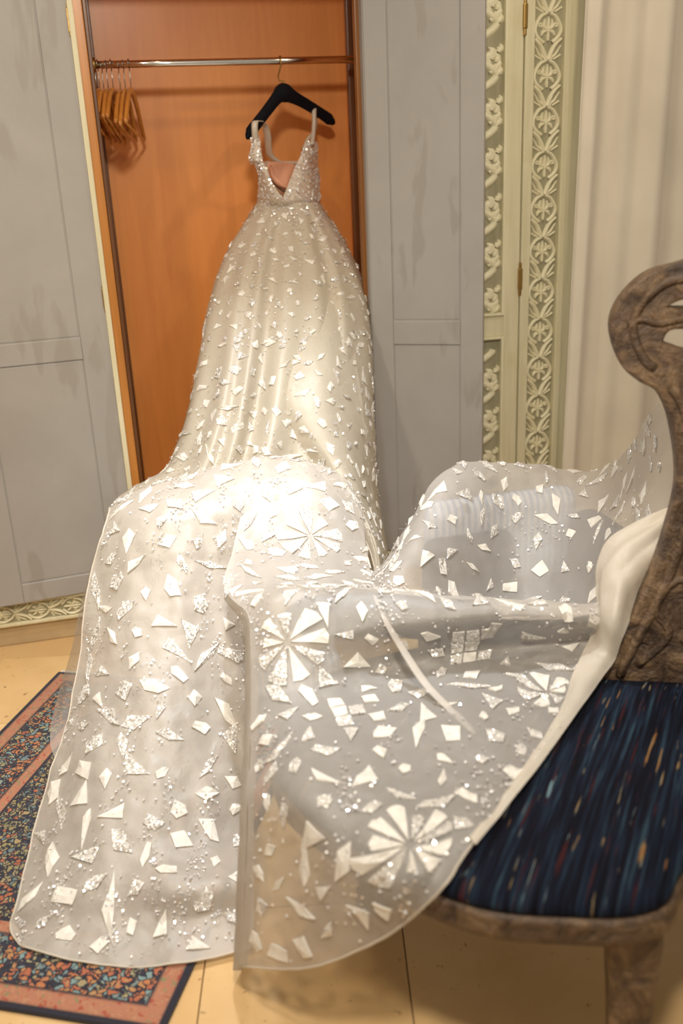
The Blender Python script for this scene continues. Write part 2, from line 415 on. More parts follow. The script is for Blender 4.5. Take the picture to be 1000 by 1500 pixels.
def palmette(wd, ht):
    """upright acanthus cup below a pointed oval that frames a four-petal bud"""
    V, Fc = [], []; hw = wd/2
    for s in (-1, 1):
        ov = catmull([(s*.05*hw, ht*.99), (s*.55*hw, ht*.90), (s*.92*hw, ht*.68), (s*.80*hw, ht*.50), (s*.30*hw, ht*.36)], 12)
        ridge(V, Fc, ov, wd*.10, .009)
        lf = catmull([(s*.10*hw, ht*.0), (s*.22*hw, ht*.12), (s*.50*hw, ht*.30), (s*.97*hw, ht*.44)], 10)
        ridge(V, Fc, lf, [wd*.13*(1-.5*abs(i/9-.4)) for i in range(10)], .010)
        lf = catmull([(s*.14*hw, ht*.02), (s*.55*hw, ht*.10), (s*.80*hw, ht*.22), (s*.95*hw, ht*.30)], 8)
        ridge(V, Fc, lf, [wd*.09*(1-i/10) for i in range(8)], .007)
        lf = catmull([(s*.95*hw, ht*.10), (s*.70*hw, ht*.05), (s*.40*hw, ht*.0)], 6)
        ridge(V, Fc, lf, wd*.06, .006)
        pt = catmull([(s*.02*hw, ht*.64), (s*.32*hw, ht*.70), (s*.22*hw, ht*.86)], 6)
        ridge(V, Fc, pt, [wd*.03, wd*.09, wd*.12, wd*.11, wd*.07, wd*.02], .008)
        pt = catmull([(s*.02*hw, ht*.62), (s*.36*hw, ht*.58), (s*.46*hw, ht*.50)], 6)
        ridge(V, Fc, pt, [wd*.03, wd*.08, wd*.11, wd*.10, wd*.06, wd*.02], .008)
        ridge(V, Fc, arc(s*.55*hw, ht*.73, wd*.055, 0, 360, 8), wd*.05, .006)
    ridge(V, Fc, [(0, ht*.40), (0, ht*.5), (0, ht*.62), (0, ht*.76), (0, ht*.90)], [wd*.05, wd*.10, wd*.05, wd*.12, wd*.02], .009)
    ridge(V, Fc, [(-.32*hw, ht*.005), (.32*hw, ht*.005)], wd*.06, .009)
    me = bpy.data.meshes.new('carved_motif'); me.from_pydata(V, [], Fc); me.update()
    me.polygons.foreach_set('use_smooth', [True]*len(me.polygons)); me.materials.append(MAT['carve_paint']); return me
def scroll(wd, ht):
    V, Fc = [], []; hw = wd/2
    st = [(hw*.75*math.cos(2*math.pi*i/16), ht*i/16) for i in range(17)]
    ridge(V, Fc, st, wd*.15, .011)
    for (cz, s) in ((.25, 1), (.75, -1)):
        for k, (dx, dz, l, an) in enumerate(((.15, .02, .32, 70), (.05, .10, .30, 25), (.25, -.09, .30, 115), (-.2, .0, .3, 50), (.45, .06, .22, 90), (.6, -.12, .26, 60), (.55, .14, .24, 130), (.7, .0, .24, 100), (.35, -.2, .28, 40), (.8, .2, .2, 80), (.75, -.24, .22, 75))):
            a = math.radians(an); bx_, bz = s*(dx)*hw, ht*(cz+dz)
            e = (bx_ + s*math.cos(a)*l*wd, bz + math.sin(a)*l*wd)
            md = ((bx_+e[0])/2 + s*.08*wd, (bz+e[1])/2)
            ridge(V, Fc, catmull([(bx_, bz), md, e], 6), [wd*.05, wd*.13, wd*.16, wd*.13, wd*.08, wd*.02], .009)
    me = bpy.data.meshes.new('carved_motif'); me.from_pydata(V, [], Fc); me.update()
    me.polygons.foreach_set('use_smooth', [True]*len(me.polygons)); me.materials.append(MAT['carve_paint']); return me
def place(me, loc, parent, rot=(0, 0, 0)):
    o = bpy.data.objects.new('carved_motif', me); link(o, parent); o.location = loc; o.rotation_euler = rot; return o

# closed carved leaf beside the opening, hinged on its right
YF = D-.016
leaf = box('door', (XR+.125, YF+.012, .172), (1.386, D+.018, ZT+.02), 'carve_ground', WB, .002)
leaf['label'] = 'closed wardrobe leaf with carved scroll panels'
zc0, zc1 = zr(720, 492, D), zr(720, 462, D)
XP0, XP1 = 1.185, 1.318
for n, lo, hi in (('stile', (XP1+.012, YF, .172), (1.386, D+.01, ZT+.02)), ('stile', (XR+.125, YF, .172), (XP0-.012, D+.01, ZT+.02)),
                  ('rail', (XP0-.012, YF+.0006, zc0), (XP1+.012, D+.01, zc1)), ('rail', (XP0-.012, YF+.0006, .172), (XP1+.012, D+.01, .26)), ('rail', (XP0-.012, YF+.0006, ZT-.05), (XP1+.012, D+.01, ZT+.02))):
    box(n, lo, hi, 'cream_paint', leaf, .003)
for (a, b) in ((.26, zc0), (zc1, ZT-.05)):
    bm = bmesh.new()
    bm_box(bm, (XP0-.012, YF-.008, a), (XP0-.002, YF+.014, b), .003); bm_box(bm, (XP1+.002, YF-.008, a), (XP1+.012, YF+.014, b), .003)
    bm_box(bm, (XP0-.002, YF-.008, a), (XP1+.002, YF+.014, a+.010), .003); bm_box(bm, (XP0-.002, YF-.008, b-.010), (XP1+.002, YF+.014, b), .003)
    from_bm('panel_moulding', bm, 'carve_paint', leaf)
sm = scroll(XP1-XP0-.008, .150)
for z in np.arange(.27, zc0-.14, .150): place(sm, ((XP0+XP1)/2, YF+.012, z), leaf)
for z in np.arange(zc1+.012, ZT-.18, .150): place(sm, ((XP0+XP1)/2, YF+.012, z), leaf)
for x, y in ((759, 408), (765, 25)):
    z = zr(x, y, D); bm = bmesh.new(); bm_box(bm, (1.380, YF-.012, z-.036), (1.394, YF+.002, z+.036), .003)
    for q in (-.042, .042): bm_box(bm, (1.3825, YF-.010, z+q-.014), (1.3915, YF+.001, z+q+.014), .003)
    from_bm('hinge', bm, 'brass', leaf)
# carved pilaster
pil = box('pilaster', (1.388, YF+.010, .0), (1.545, D+.018, ZT+.1), 'carve_ground', WB, .002)
pil['label'] = 'pilaster carved with a column of palmettes'
box('edge_moulding', (1.3885, YF-.008, .0), (1.421, D, ZT+.1), 'cream_paint', pil, .004)
box('edge_moulding', (1.523, YF-.010, .0), (1.548, D, ZT+.1), 'cream_paint', pil, .005)
box('edge_moulding', (1.548, YF-.002, .0), (1.60, D, ZT+.1), 'cream_paint', pil, .004)
ph = .1375; pm = palmette(.096, ph)
for k in range(14): place(pm, (1.472, YF+.010, .28+k*ph), pil)
# carved band along the plinth
band = box('plinth_band', (-1.6, D-.010, .084), (.9, D+.018, .160), 'carve_ground', WB, .002)
box('band_moulding', (-1.6, D-.022, .076), (.9, D+.010, .088), 'cream_paint', band, .003)
box('band_moulding', (-1.6, D-.022, .154), (.9, D+.010, .166), 'cream_paint', band, .003)
bmot = palmette(.062, .115)
for k in range(14): place(bmot, (-1.35+k*.115, D-.010, .121), band, (0, math.radians(90), 0))

# rail with its two sockets
ROD_Y, ROD_Z = 3.421, 1.834
rod = empty('clothes_rail', (.48, ROD_Y, ROD_Z), 'chromed round clothes rail across the top of the wardrobe', 'rail')
tube('rail', [(.046, ROD_Y, ROD_Z), (.3, ROD_Y, ROD_Z), (.6, ROD_Y, ROD_Z), (.944, ROD_Y, ROD_Z)], .0115, 'steel', rod, 16)
for x in (.046, .934): tube('socket', [(x, ROD_Y, ROD_Z), (x+.010, ROD_Y, ROD_Z)], .022, 'brass', rod, 16)

# wooden hangers ------------------------------------------------------------
hl = ['wooden hanger nearest the black hanger, with its long rear arm in view', 'second wooden hanger in from the open side of the bunch', 'third wooden hanger in from the open side of the bunch',
      'fourth wooden hanger counted in from the open side', 'fifth wooden hanger from the open side of the bunch', 'sixth wooden hanger from the open side, mostly behind its neighbours',
      'wooden hanger second from the grey door edge', 'wooden hanger closest to the grey door edge']
hx = [.160, .142, .126, .104, .088, .074, .062, .052]
hfront = [(184, 180), (176, 184), (169, 180), (157, 172), (151, 172), (143, 164), (139, 176), (131, 168)]
hrear = [(212, 206), (200, 208), (190, 206), (184, 212), (176, 210), (170, 208), (163, 211), (156, 202)]
for k in range(8):
    g = empty('wooden_hanger', (hx[k], ROD_Y, ROD_Z-.075), hl[k], 'hanger', 'wooden hangers at the left end of the rail')
    o = np.array([hx[k], ROD_Y, ROD_Z-.078 - (k % 3)*.003])
    fr = P(*hfront[k], Y=ROD_Y-.17); re = P(*hrear[k], Y=ROD_Y+.19); dirv = (re-fr)*np.array([1, 1, 0]); dirv /= np.linalg.norm(dirv)
    def arm(e): return [o+(e-o)*t+np.array([0, 0, .030*math.sin(math.pi*t)*(1-t*.6)]) for t in (.0, .2, .45, .75, .93, 1.0)]
    cpts = catmull(arm(fr)[::-1]+arm(re)[1:], 33)
    tube('hanger_body', cpts, [(.0070+.0040*math.sin(math.pi*i/32)+.002*math.exp(-((i-3)/2.5)**2)) * (.55 if i in (0, 32) else 1) for i in range(33)], 'hanger_wood', g, 8, .75)
    tube('trouser_bar', [fr+np.array([0, .004, .002]), (fr+re)/2+np.array([0, 0, -.004]), re+np.array([0, -.004, .002])], .0042, 'hanger_wood', g, 8)
    hk = [(0, -.005), (0, .05), (.004, .062)] + [(.0+.0155*math.cos(t), .078+.0155*math.sin(t)) for t in np.linspace(-.6, 3.3, 9)]
    tube('hook', [o+dirv*s*1+np.array([0, 0, z]) for s, z in hk], .0018, 'wire', g, 6)

# black hanger --------------------------------------------------------------
A = P(361, 203, Y=3.30); B = P(490, 181, Y=3.56); Nk = P(415, 133, Y=ROD_Y)
bh = empty('black_hanger', tuple(Nk), 'black velvet hanger with a brass hook carrying the white gown', 'hanger')
dA = A-Nk; dB = B-Nk
pts = catmull([A, A*.8+Nk*.2+np.array([0, 0, .004]), Nk+dA*.45+np.array([0, 0, .004]), Nk+dA*.18+np.array([0, 0, .004]), Nk+np.array([0, 0, -.006]), Nk+dB*.18+np.array([0, 0, .0]), Nk+dB*.45+np.array([0, 0, .004]), Nk*.2+B*.8+np.array([0, 0, .004]), B], 41)
rads = [.016+.011*math.exp(-((i-20)/4.0)**2)+.004*math.sin(math.pi*i/40)+.003*math.exp(-((min(i, 40-i)-3)/3.0)**2) for i in range(41)]
rads[0] = rads[-1] = .004; rads[1] = rads[-2] = .0125; rads[2] = rads[-3] = .0155
tube('hanger_body', pts, rads, 'velvet', bh, 12, .75)
ht = P(412, 96, Y=ROD_Y)
hk = [Nk+np.array([0, 0, .005]), P(416, 124, Y=ROD_Y), P(416, 119, Y=ROD_Y), P(409, 118, Y=ROD_Y), P(407, 112, Y=ROD_Y), np.array([.652, ROD_Y-.0150, ROD_Z-.012])]
for t in np.linspace(math.pi, 0, 8): hk.append(np.array([.652, ROD_Y-.0148*math.cos(math.pi-t), ROD_Z+.0148*math.sin(t)]))
tube('hook', hk, .0026, 'brass', bh, 8)

# ------------------------------------------------------------------ curtain
cu = empty('curtain', (2.2, D-.06, 0), 'floor length ivory curtain hanging in folds beside the carved pilaster', 'curtain')
nx, nz = 260, 24; V = []; Fc = []
for j in range(nz+1):
    zz = 2.6*j/nz
    for i in range(nx+1):
        s = i/nx; fl = 1-zz/2.6
        x = 1.556 + 1.38*s - .05*fl*math.sin(9*s+1)
        ph_ = 2*math.pi*(5.2*s + .25*math.sin(6.3*s+.7) + .05*fl)
        y = D-.085 - .030*math.sin(ph_)-.012*math.sin(2.3*ph_+1+.4*fl) - .02*fl*math.sin(ph_*.5+1) - .030*max(0, math.sin(ph_*.5+2.2))**10 - .010*abs(math.sin(1.7*ph_+.6))
        V.append((x, y, zz+.01))
for j in range(nz):
    for i in range(nx):
        a = j*(nx+1)+i; Fc.append((a, a+1, a+nx+2, a+nx+1))
o = mesh('curtain_cloth', V, Fc, 'curtain', cu, smooth=True)
sd = o.modifiers.new('thickness', 'SOLIDIFY'); sd.thickness = .003
tube('curtain_pole', [(1.56, D-.085, 2.615), (2.2, D-.085, 2.615), (2.98, D-.085, 2.615)], .014, 'brass', cu, 10)

# ------------------------------------------------------------------ rug
L = np.array([.443, .897, 0]); Wd = np.array([.897, -.443, 0]); L /= np.linalg.norm(L); Wd = np.array([L[1], -L[0], 0])
w0, w1, l0, l1 = -1.535, -.672, 1.215, 2.443
rc = Wd*(w0+w1)/2 + L*(l0+l1)/2; rw, rl = w1-w0, l1-l0
def rug_mat():
    m, nt, out = new_mat('persian_rug_pile'); v = coords(nt)
    sx = nt.nodes.new('ShaderNodeSeparateXYZ'); nt.links.new(v, sx.inputs[0])
    ex = math_(nt, 'SUBTRACT', rw/2, math_(nt, 'ABSOLUTE', sx.outputs[0])); ey = math_(nt, 'SUBTRACT', rl/2, math_(nt, 'ABSOLUTE', sx.outputs[1]))
    e = math_(nt, 'MINIMUM', ex, ey)
    dv = nt.nodes.new('ShaderNodeVectorMath'); dv.operation = 'ADD'
    nz_ = N(nt, 'ShaderNodeTexNoise', i_Scale=45.0, i_Detail=4.0); nt.links.new(v, nz_.inputs['Vector'])
    s2 = nt.nodes.new('ShaderNodeVectorMath'); s2.operation = 'SCALE'; s2.inputs['Scale'].default_value = .035
    nt.links.new(nz_.outputs['Color'], s2.inputs[0]); nt.links.new(v, dv.inputs[0]); nt.links.new(s2.outputs[0], dv.inputs[1])
    def flowers(scale, pal, ground, cut):
        vo = N(nt, 'ShaderNodeTexVoronoi', i_Scale=scale); nt.links.new(dv.outputs[0], vo.inputs['Vector'])
        ve = N(nt, 'ShaderNodeTexVoronoi', i_Scale=scale); ve.feature = 'DISTANCE_TO_EDGE'; nt.links.new(dv.outputs[0], ve.inputs['Vector'])
        sc = nt.nodes.new('ShaderNodeSeparateColor'); nt.links.new(vo.outputs['Color'], sc.inputs[0])
        st = [(i/len(pal), p) for i, p in enumerate(pal)]
        c = ramp(nt, sc.outputs[0], st, 'CONSTANT')
        c = mixc(nt, ramp(nt, vo.outputs['Distance'], [(.16, (1,1,1)), (.2, (0,0,0))], 'LINEAR'), c, (.42, .30, .14))
        return mixc(nt, ramp(nt, ve.outputs['Distance'], [(cut, (0,0,0)), (cut+.03, (1,1,1))]), ground, c)
    navy = (.018, .018, .032)
    field = flowers(80, [(.30, .25, .11), (.40, .30, .14), (.14, .20, .20), (.34, .28, .16), (.42, .13, .06), (.05, .05, .07), (.26, .23, .13)], navy, .11)
    band_ = flowers(72, [(.52, .18, .07), (.48, .24, .10), (.17, .25, .26), (.50, .20, .09), (.03, .03, .05), (.36, .32, .18), (.22, .33, .33), (.45, .14, .07)], navy, .09)
    guard = flowers(95, [(.50, .20, .11), (.52, .25, .14), (.42, .09, .05), (.50, .22, .12), (.26, .24, .11), (.48, .20, .12)], (.46, .20, .12), .10)
    def step(t): return ramp(nt, math_(nt, 'MULTIPLY', e, 1.0), [(t, (0,0,0)), (t+.002, (1,1,1))])
    c = mixc(nt, step(.014), navy, guard)
    c = mixc(nt, step(.050), c, navy); c = mixc(nt, step(.055), c, band_)
    c = mixc(nt, step(.170), c, navy); c = mixc(nt, step(.175), c, guard)
    c = mixc(nt, step(.205), c, navy); c = mixc(nt, step(.211), c, field)
    pile = noise(nt, v, 420, 2, .6)
    c = mixc(nt, math_(nt, 'MULTIPLY', pile, .45), c, mixc(nt, .5, c, (.02, .015, .02)))
    principled(nt, out, c, .95, 0, bump(nt, pile, .5, .004), Sheen_Weight=.15); return m
MAT['rug'] = rug_mat()
rug = empty('persian_rug', (rc[0], rc[1], 0), 'small floral rug in navy, rust and blue half under the train', 'rug')
RM = Matrix(((Wd[0], L[0], 0, rc[0]), (Wd[1], L[1], 0, rc[1]), (0, 0, 1, 0), (0, 0, 0, 1)))
rp = box('pile', (-rw/2, -rl/2, .0005), (rw/2, rl/2, .011), 'rug', rug, .002)
rp.matrix_local = Matrix.Identity(4); rp.matrix_basis = RM
bm = bmesh.new()
for s in (1,):
    for i in range(96):
        x = -rw/2+.006+(rw-.012)*i/95
        bm_box(bm, (x-.0022, s*rl/2-(0 if s > 0 else .022), .001), (x+.0022, s*rl/2+(.022 if s > 0 else 0), .005), 0, Matrix.Rotation(random.uniform(-.0, .0), 4, 'Z'))
fo = from_bm('fringe', bm, 'cream_cloth', rug, 'stuff'); fo.matrix_basis = RM

# ------------------------------------------------------------------ carved chair
ca = np.array([.375, .927, 0]); ca /= np.linalg.norm(ca); cb = np.array([ca[1], -ca[0], 0]); A0 = 1.834
def chp(lat, a, z): return cb*lat + ca*a + np.array([0, 0, z])
CH = empty('carved_chair', tuple(chp(.25, 1.5, 0)), 'carved dark wooden chair with pierced crest and navy woven seat', 'chair')
outl = catmull([(-.33, 1.84), (-.40, 1.62), (-.33, 1.40), (-.057, 1.198), (.137, 1.172), (.262, 1.200), (.325, 1.300), (.52, 1.45), (.80, 1.60), (.90, 1.76), (.84, 1.835), (.5, 1.845), (.22, 1.86), (.12, 1.97), (-.12, 1.97)], 84, True)
cen = np.array([.28, 1.55])
def ringed(name, prof, mat, parent):
    V = []; Fc = []; n = len(outl)
    dirs = []
    for i in range(n):
        t = outl[(i+1) % n]-outl[i-1]; t /= np.linalg.norm(t); nn = np.array([t[1], -t[0]])
        if nn@(outl[i]-cen) < 0: nn = -nn
        dirs.append(nn)
    for off, z in prof:
        for i in range(n):
            q = outl[i]+dirs[i]*off if off > -.05 else cen+(outl[i]-cen)*(1+off)
            V.append(chp(q[0], q[1], z))
    for r in range(len(prof)-1):
        for i in range(n):
            j = (i+1) % n; Fc.append((r*n+i, r*n+j, (r+1)*n+j, (r+1)*n+i))
    Fc.append(tuple(range(n))[::-1]); Fc.append(tuple((len(prof)-1)*n+i for i in range(n)))
    bm = bmesh.new(); vs = [bm.verts.new(v) for v in V]
    for f in Fc: bm.faces.new([vs[i] for i in f])
    return from_bm(name, bm, mat, parent, smooth=True)
# rail and upholstery
ringed('seat_rail', [(-.02, .378), (.004, .378), (.012, .384), (.014, .400), (.010, .410), (.012, .418), (.008, .426), (-.02, .427)], 'walnut', CH)
ringed('seat', [(-.012, .424), (.0, .426), (.006, .434), (.004, .444), (-.006, .452), (-.02, .457), (-.2, .466), (-.5, .471), (-.9, .473)], 'seat_cloth', CH)
for lat, a, sl in ((.235, 1.245, .03), (-.22, 1.66, -.03), (.80, 1.74, .03), (.02, 1.90, -.02)):
    bm = bmesh.new(); vs = []
    for z, r, o_ in ((.0, .036, 1.0), (.03, .037, .95), (.05, .030, .9), (.2, .034, .5), (.32, .040, .2), (.345, .043, .1), (.38, .042, 0)):
        c = chp(lat+sl*o_*.3, a-.012*o_, z)
        vs.append([bm.verts.new(c+cb*x*r+ca*y*r) for x, y in ((-1,-.8), (-.8,-1), (.8,-1), (1,-.8), (1,.8), (.8,1), (-.8,1), (-1,.8))])
    for p, q in zip(vs[:-1], vs[1:]):
        for k in range(8): bm.faces.new((p[k], p[(k+1) % 8], q[(k+1) % 8], q[k]))
    bm.faces.new(vs[0]); bm.faces.new(vs[-1])
    from_bm('leg', bm, 'walnut', CH)
# backrest plate
BC = .60
half = [(0, 1.335), (.12, 1.325), (.231, 1.293), (.292, 1.276), (.338, 1.232), (.354, 1.181), (.333, 1.116), (.300, 1.084), (.262, 1.060), (.232, .995), (.214, .89), (.224, .80), (.262, .66), (.335, .49), (.345, .43)]
hc = catmull(half, 60)
poly = [(x, z) for x, z in hc] + [(-x, z) for x, z in hc[::-1][:-1]][:-0 or None]
holes = []
for s in (1, -1):
    holes.append([(s*x, z) for x, z in catmull([(.268, 1.214), (.22, 1.240), (.15, 1.232), (.14, 1.214), (.20, 1.208)], 20, True)])
    holes.append([(s*x, z) for x, z in catmull([(.266, 1.150), (.25, 1.180), (.20, 1.178), (.13, 1.150), (.15, 1.128), (.21, 1.128), (.24, 1.136)], 22, True)])
    holes.append([(s*x, z) for x, z in catmull([(.10, .95), (.13, .85), (.10, .74), (.07, .85)], 18, True)])
cv = bpy.data.curves.new('t', 'CURVE'); cv.dimensions = '2D'; cv.fill_mode = 'BOTH'; cv.extrude = .016; cv.bevel_depth = .007; cv.bevel_resolution = 2
for pl_ in [poly]+holes:
    sp = cv.splines.new('POLY'); sp.points.add(len(pl_)-1); sp.use_cyclic_u = True
    for q, (x, z) in zip(sp.points, pl_): q.co = (x, z, 0, 1)
to = bpy.data.objects.new('t', cv); C.objects.link(to)
bpy.context.view_layer.update()
me = bpy.data.meshes.new_from_object(to.evaluated_get(bpy.context.evaluated_depsgraph_get()))
bpy.data.objects.remove(to)
def bplane(l, z, off=0): return cb*(BC+l) + ca*(A0+.022+.12*(z-.45)+off) + np.array([0, 0, z])
for v in me.vertices: v.co = bplane(v.co.x, v.co.y, v.co.z)
me.name = 'backrest'; me.materials.clear(); me.materials.append(MAT['walnut'])
br = link(bpy.data.objects.new('backrest', me), CH)
def relief(pts, r, n=6): return tube('carved_scroll', [bplane(l, z, -.022) for l, z in pts], r, 'walnut', br, n)
for s in (1, -1):
    relief([(s*x*.90, 1.19+(z-1.19)*.84) for x, z in hc[4:30]], .010)
    relief([(s*(x-.028), z) for x, z in hc[33:57]], .011)
    relief([(s*x, z) for x, z in catmull([(.33, 1.19), (.30, 1.196), (.27, 1.188), (.22, 1.196), (.14, 1.188)], 14)], .008)
    relief([(s*x, z) for x, z in catmull([(.28, .49), (.22, .56), (.25, .62), (.20, .68), (.15, .60), (.19, .54)], 22)], .010)
    relief([(s*x, z) for x, z in catmull([(.05, .50), (.10, .60), (.04, .68)], 14)], .010)

# blue bolster lying along the back of the seat, under the train
bol = empty('bolster_cushion', tuple(chp(.0, 1.80, .473)), 'dark blue bolster showing through the sheer train at the rear of the seat', 'cushion')
bp = [np.array(P(x, y, Y=Y))+np.array([0, .032, -.070]) for x, y, Y in catmull([(420, 872, 1.845), (540, 866, 1.82), (655, 874, 1.78), (740, 878, 1.755)], 15)]
tube('cover', bp, [.02]+[.044]+[.048]*11+[.044]+[.02], 'seat_cloth', bol, 18)
for q, r_ in ((0, 1), (-1, -2)):
    dq = (bp[q]-bp[r_])/np.linalg.norm(bp[q]-bp[r_]); tube('end_button', [bp[q]-dq*.002, bp[q]+dq*.006], .012, 'seat_cloth', bol, 12)

# ------------------------------------------------------------------ seats hidden under the train
def soft_box(name, lo, hi, mat, parent, r, seg=5):
    bm = bmesh.new(); rr = bmesh.ops.create_cube(bm, size=1)
    for v in bm.verts: v.co = Vector([(lo[i]+hi[i])/2+v.co[i]*(hi[i]-lo[i]) for i in range(3)])
    bmesh.ops.bevel(bm, geom=list(bm.edges), offset=r, segments=seg, affect='EDGES', profile=.5)
    return from_bm(name, bm, mat, parent, smooth=True)
pf = empty('upholstered_pouf', (.27, 2.50, 0), 'tall pale pouf under the rounded white mound of the train', 'pouf')
soft_box('cushion', (-.02, 2.40, .14), (.56, 2.66, .675), 'cream_cloth', pf, .12)
soft_box('base', (.0, 2.42, .05), (.54, 2.64, .16), 'stripe', pf, .03)
for x in (.04, .50):
    for y in (2.45, 2.61): tube('foot', [(x, y, 0), (x, y, .06)], [.015, .022], 'walnut', pf, 10)
ar = empty('striped_armchair', (1.02, 2.25, 0), 'blue striped armchair showing through the sheer train before the pilaster', 'chair')
soft_box('seat', (.74, 2.02, .20), (1.27, 2.42, .345), 'slate_shade', ar, .05)
soft_box('shade_cushion', (.79, 2.365, .30), (1.07, 2.455, .485), 'slate_shade', ar, .04)  # added dark block standing in for the shadowed hollow of the fold
soft_box('backrest', (.82, 2.44, .20), (1.30, 2.53, .575), 'stripe', ar, .05)
soft_box('arm', (1.24, 2.05, .20), (1.35, 2.44, .52), 'slate_shade', ar, .045)
for x in (.80, 1.28):
    for y in (2.07, 2.44): tube('leg', [(x, y, 0), (x, y, .21)], [.014, .022], 'walnut', ar, 10)

# ------------------------------------------------------------------ the gown
GW = empty('wedding_gown', (.45, 2.9, 0), 'white sequinned wedding gown hanging from the rail with its long train spread over chairs', 'dress')
def fbm1(p, f, seed):
    return (math.sin(p[0]*f+seed)+math.sin(p[1]*f*1.13+seed*2.1+1.7*math.sin(p[0]*f*.7))+math.sin(p[2]*f*.93+seed*.7+1.3*math.sin(p[1]*f*.8)))/3
class Surf:
    def __init__(self, ctrl, nu, nv, wr=.004, closed=False):
        ctrl = np.array(ctrl, float)                      # rows x cols x 3
        rows = np.array([catmull(r, nu) for r in ctrl])
        g = np.array([catmull(rows[:, i], nv) for i in range(nu)]).transpose(1, 0, 2)
        self.g = g; self.nu, self.nv = nu, nv
        if wr:
            n = self.normals()
            for j in range(nv):
                for i in range(nu):
                    p = g[j, i]; q = (p[0], p[1]*.6, p[2]*.6)
                    self.g[j, i] = p + n[j, i]*wr*(fbm1(q, 22, 1.0)+.55*fbm1(q, 51, 3.3)+.25*fbm1(p, 110, 5.1))
        self.n = self.normals()
    def normals(self):
        g = self.g; du = np.gradient(g, axis=1); dv = np.gradient(g, axis=0)
        n = np.cross(du, dv); n /= np.linalg.norm(n, axis=2, keepdims=True)+1e-9
        view = EYE - g
        s = np.sign((n*view).sum(axis=2)); s = 1.0 if np.median(s) >= 0 else -1.0
        return n*s
    def at(self, u, v, arr=None):
        arr = self.g if arr is None else arr
        x = min(max(u, 0), 1)*(self.nu-1); y = min(max(v, 0), 1)*(self.nv-1)
        i = min(int(x), self.nu-2); j = min(int(y), self.nv-2); a, b = x-i, y-j
        return (arr[j, i]*(1-a)+arr[j, i+1]*a)*(1-b)+(arr[j+1, i]*(1-a)+arr[j+1, i+1]*a)*b
    def build(self, name, mat, parent, thick=.0016):
        V = self.g.reshape(-1, 3); Fc = []
        for j in range(self.nv-1):
            for i in range(self.nu-1):
                a = j*self.nu+i; Fc.append((a, a+1, a+self.nu+1, a+self.nu))
        return mesh(name, V, Fc, mat, parent, smooth=True)
    def local(self, u, v, offs):
        """points at tangent offsets (metres) from (u, v), on the surface"""
        e = .004; p = self.at(u, v)
        du = (self.at(u+e, v)-self.at(u-e, v))/(2*e); dv = (self.at(u, v+e)-self.at(u, v-e))/(2*e)
        n = self.at(u, v, self.n); n = n/np.linalg.norm(n)
        t1 = np.cross(n, np.array([0, 0, 1.])); t1 = t1/(np.linalg.norm(t1)+1e-9); t2 = np.cross(n, t1)
        J = np.array([[du@t1, dv@t1], [du@t2, dv@t2]])
        if abs(np.linalg.det(J)) < 1e-4: return None
        Ji = np.linalg.inv(J); out = []
        for o in offs:
            d = Ji@np.array(o); uu, vv = u+d[0], v+d[1]
            if not (0.005 < uu < .995 and .005 < vv < .995): return None
            nn = self.at(uu, vv, self.n); out.append((self.at(uu, vv), nn/np.linalg.norm(nn)))
        return out
def pr(lst, **k): return [P(x, y, Y=Y) for x, y, Y in lst]

# --- skirt
def skirt_rows(rows, nu=90, folds=7, amp=1.0, front=True, seed=0.0):
    out = []
    for (y, xl, xr, Yc, Bf, fa) in rows:
        r = []
        for i in range(nu):
            u = i/(nu-1); th = math.pi*u
            x = (xl+xr)/2 - (xr-xl)/2*math.cos(th)
            uu = u+.035*math.sin(7*u+2+y*.002)+.02*math.sin(17*u+.5)
            rip = fa*amp*(.75*math.cos(2*math.pi*folds*uu+seed)+.7*math.cos(2*math.pi*(folds*.53)*uu+1.1+y*.003))*math.sin(th)
            dep = Bf*math.sin(th)**.8
            Y = Yc - dep + rip if front else Yc + dep*.6 + rip
            r.append(P(x, y, Y=Y))
        out.append(r)
    return out
SK = [(296, 376, 467, 3.42, .09, .000), (312, 366, 478, 3.41, .10, .004), (335, 352, 493, 3.38, .12, .009), (365, 334, 510, 3.34, .15, .012), (400, 319, 526, 3.28, .17, .014), (450, 305, 538, 3.20, .19, .016),
      (520, 292, 545, 3.10, .22, .020), (600, 275, 547, 3.02, .25, .026), (655, 257, 549, 2.98, .28, .030), (690, 238, 551, 2.96, .30, .030), (715, 196, 553, 2.94, .31, .030), (742, 162, 556, 2.92, .31, .030), (800, 158, 566, 2.88, .30, .030), (880, 150, 578, 2.84, .26, .030), (930, 150, 585, 2.82, .24, .030)]
front = Surf(skirt_rows(SK), 150, 110, .003)
sk = front.build('skirt', 'skirt_cloth', GW)
back = Surf(skirt_rows([(y, a, b, c_, d_ if c_-d_ > 0 else d_, f_) for y, a, b, c_, d_, f_ in SK], front=False), 80, 60, 0)
for j in range(back.nv):
    for i in range(back.nu):
        back.g[j, i][1] = min(back.g[j, i][1], YB-.03)
back.build('skirt_back', 'skirt_cloth', sk)
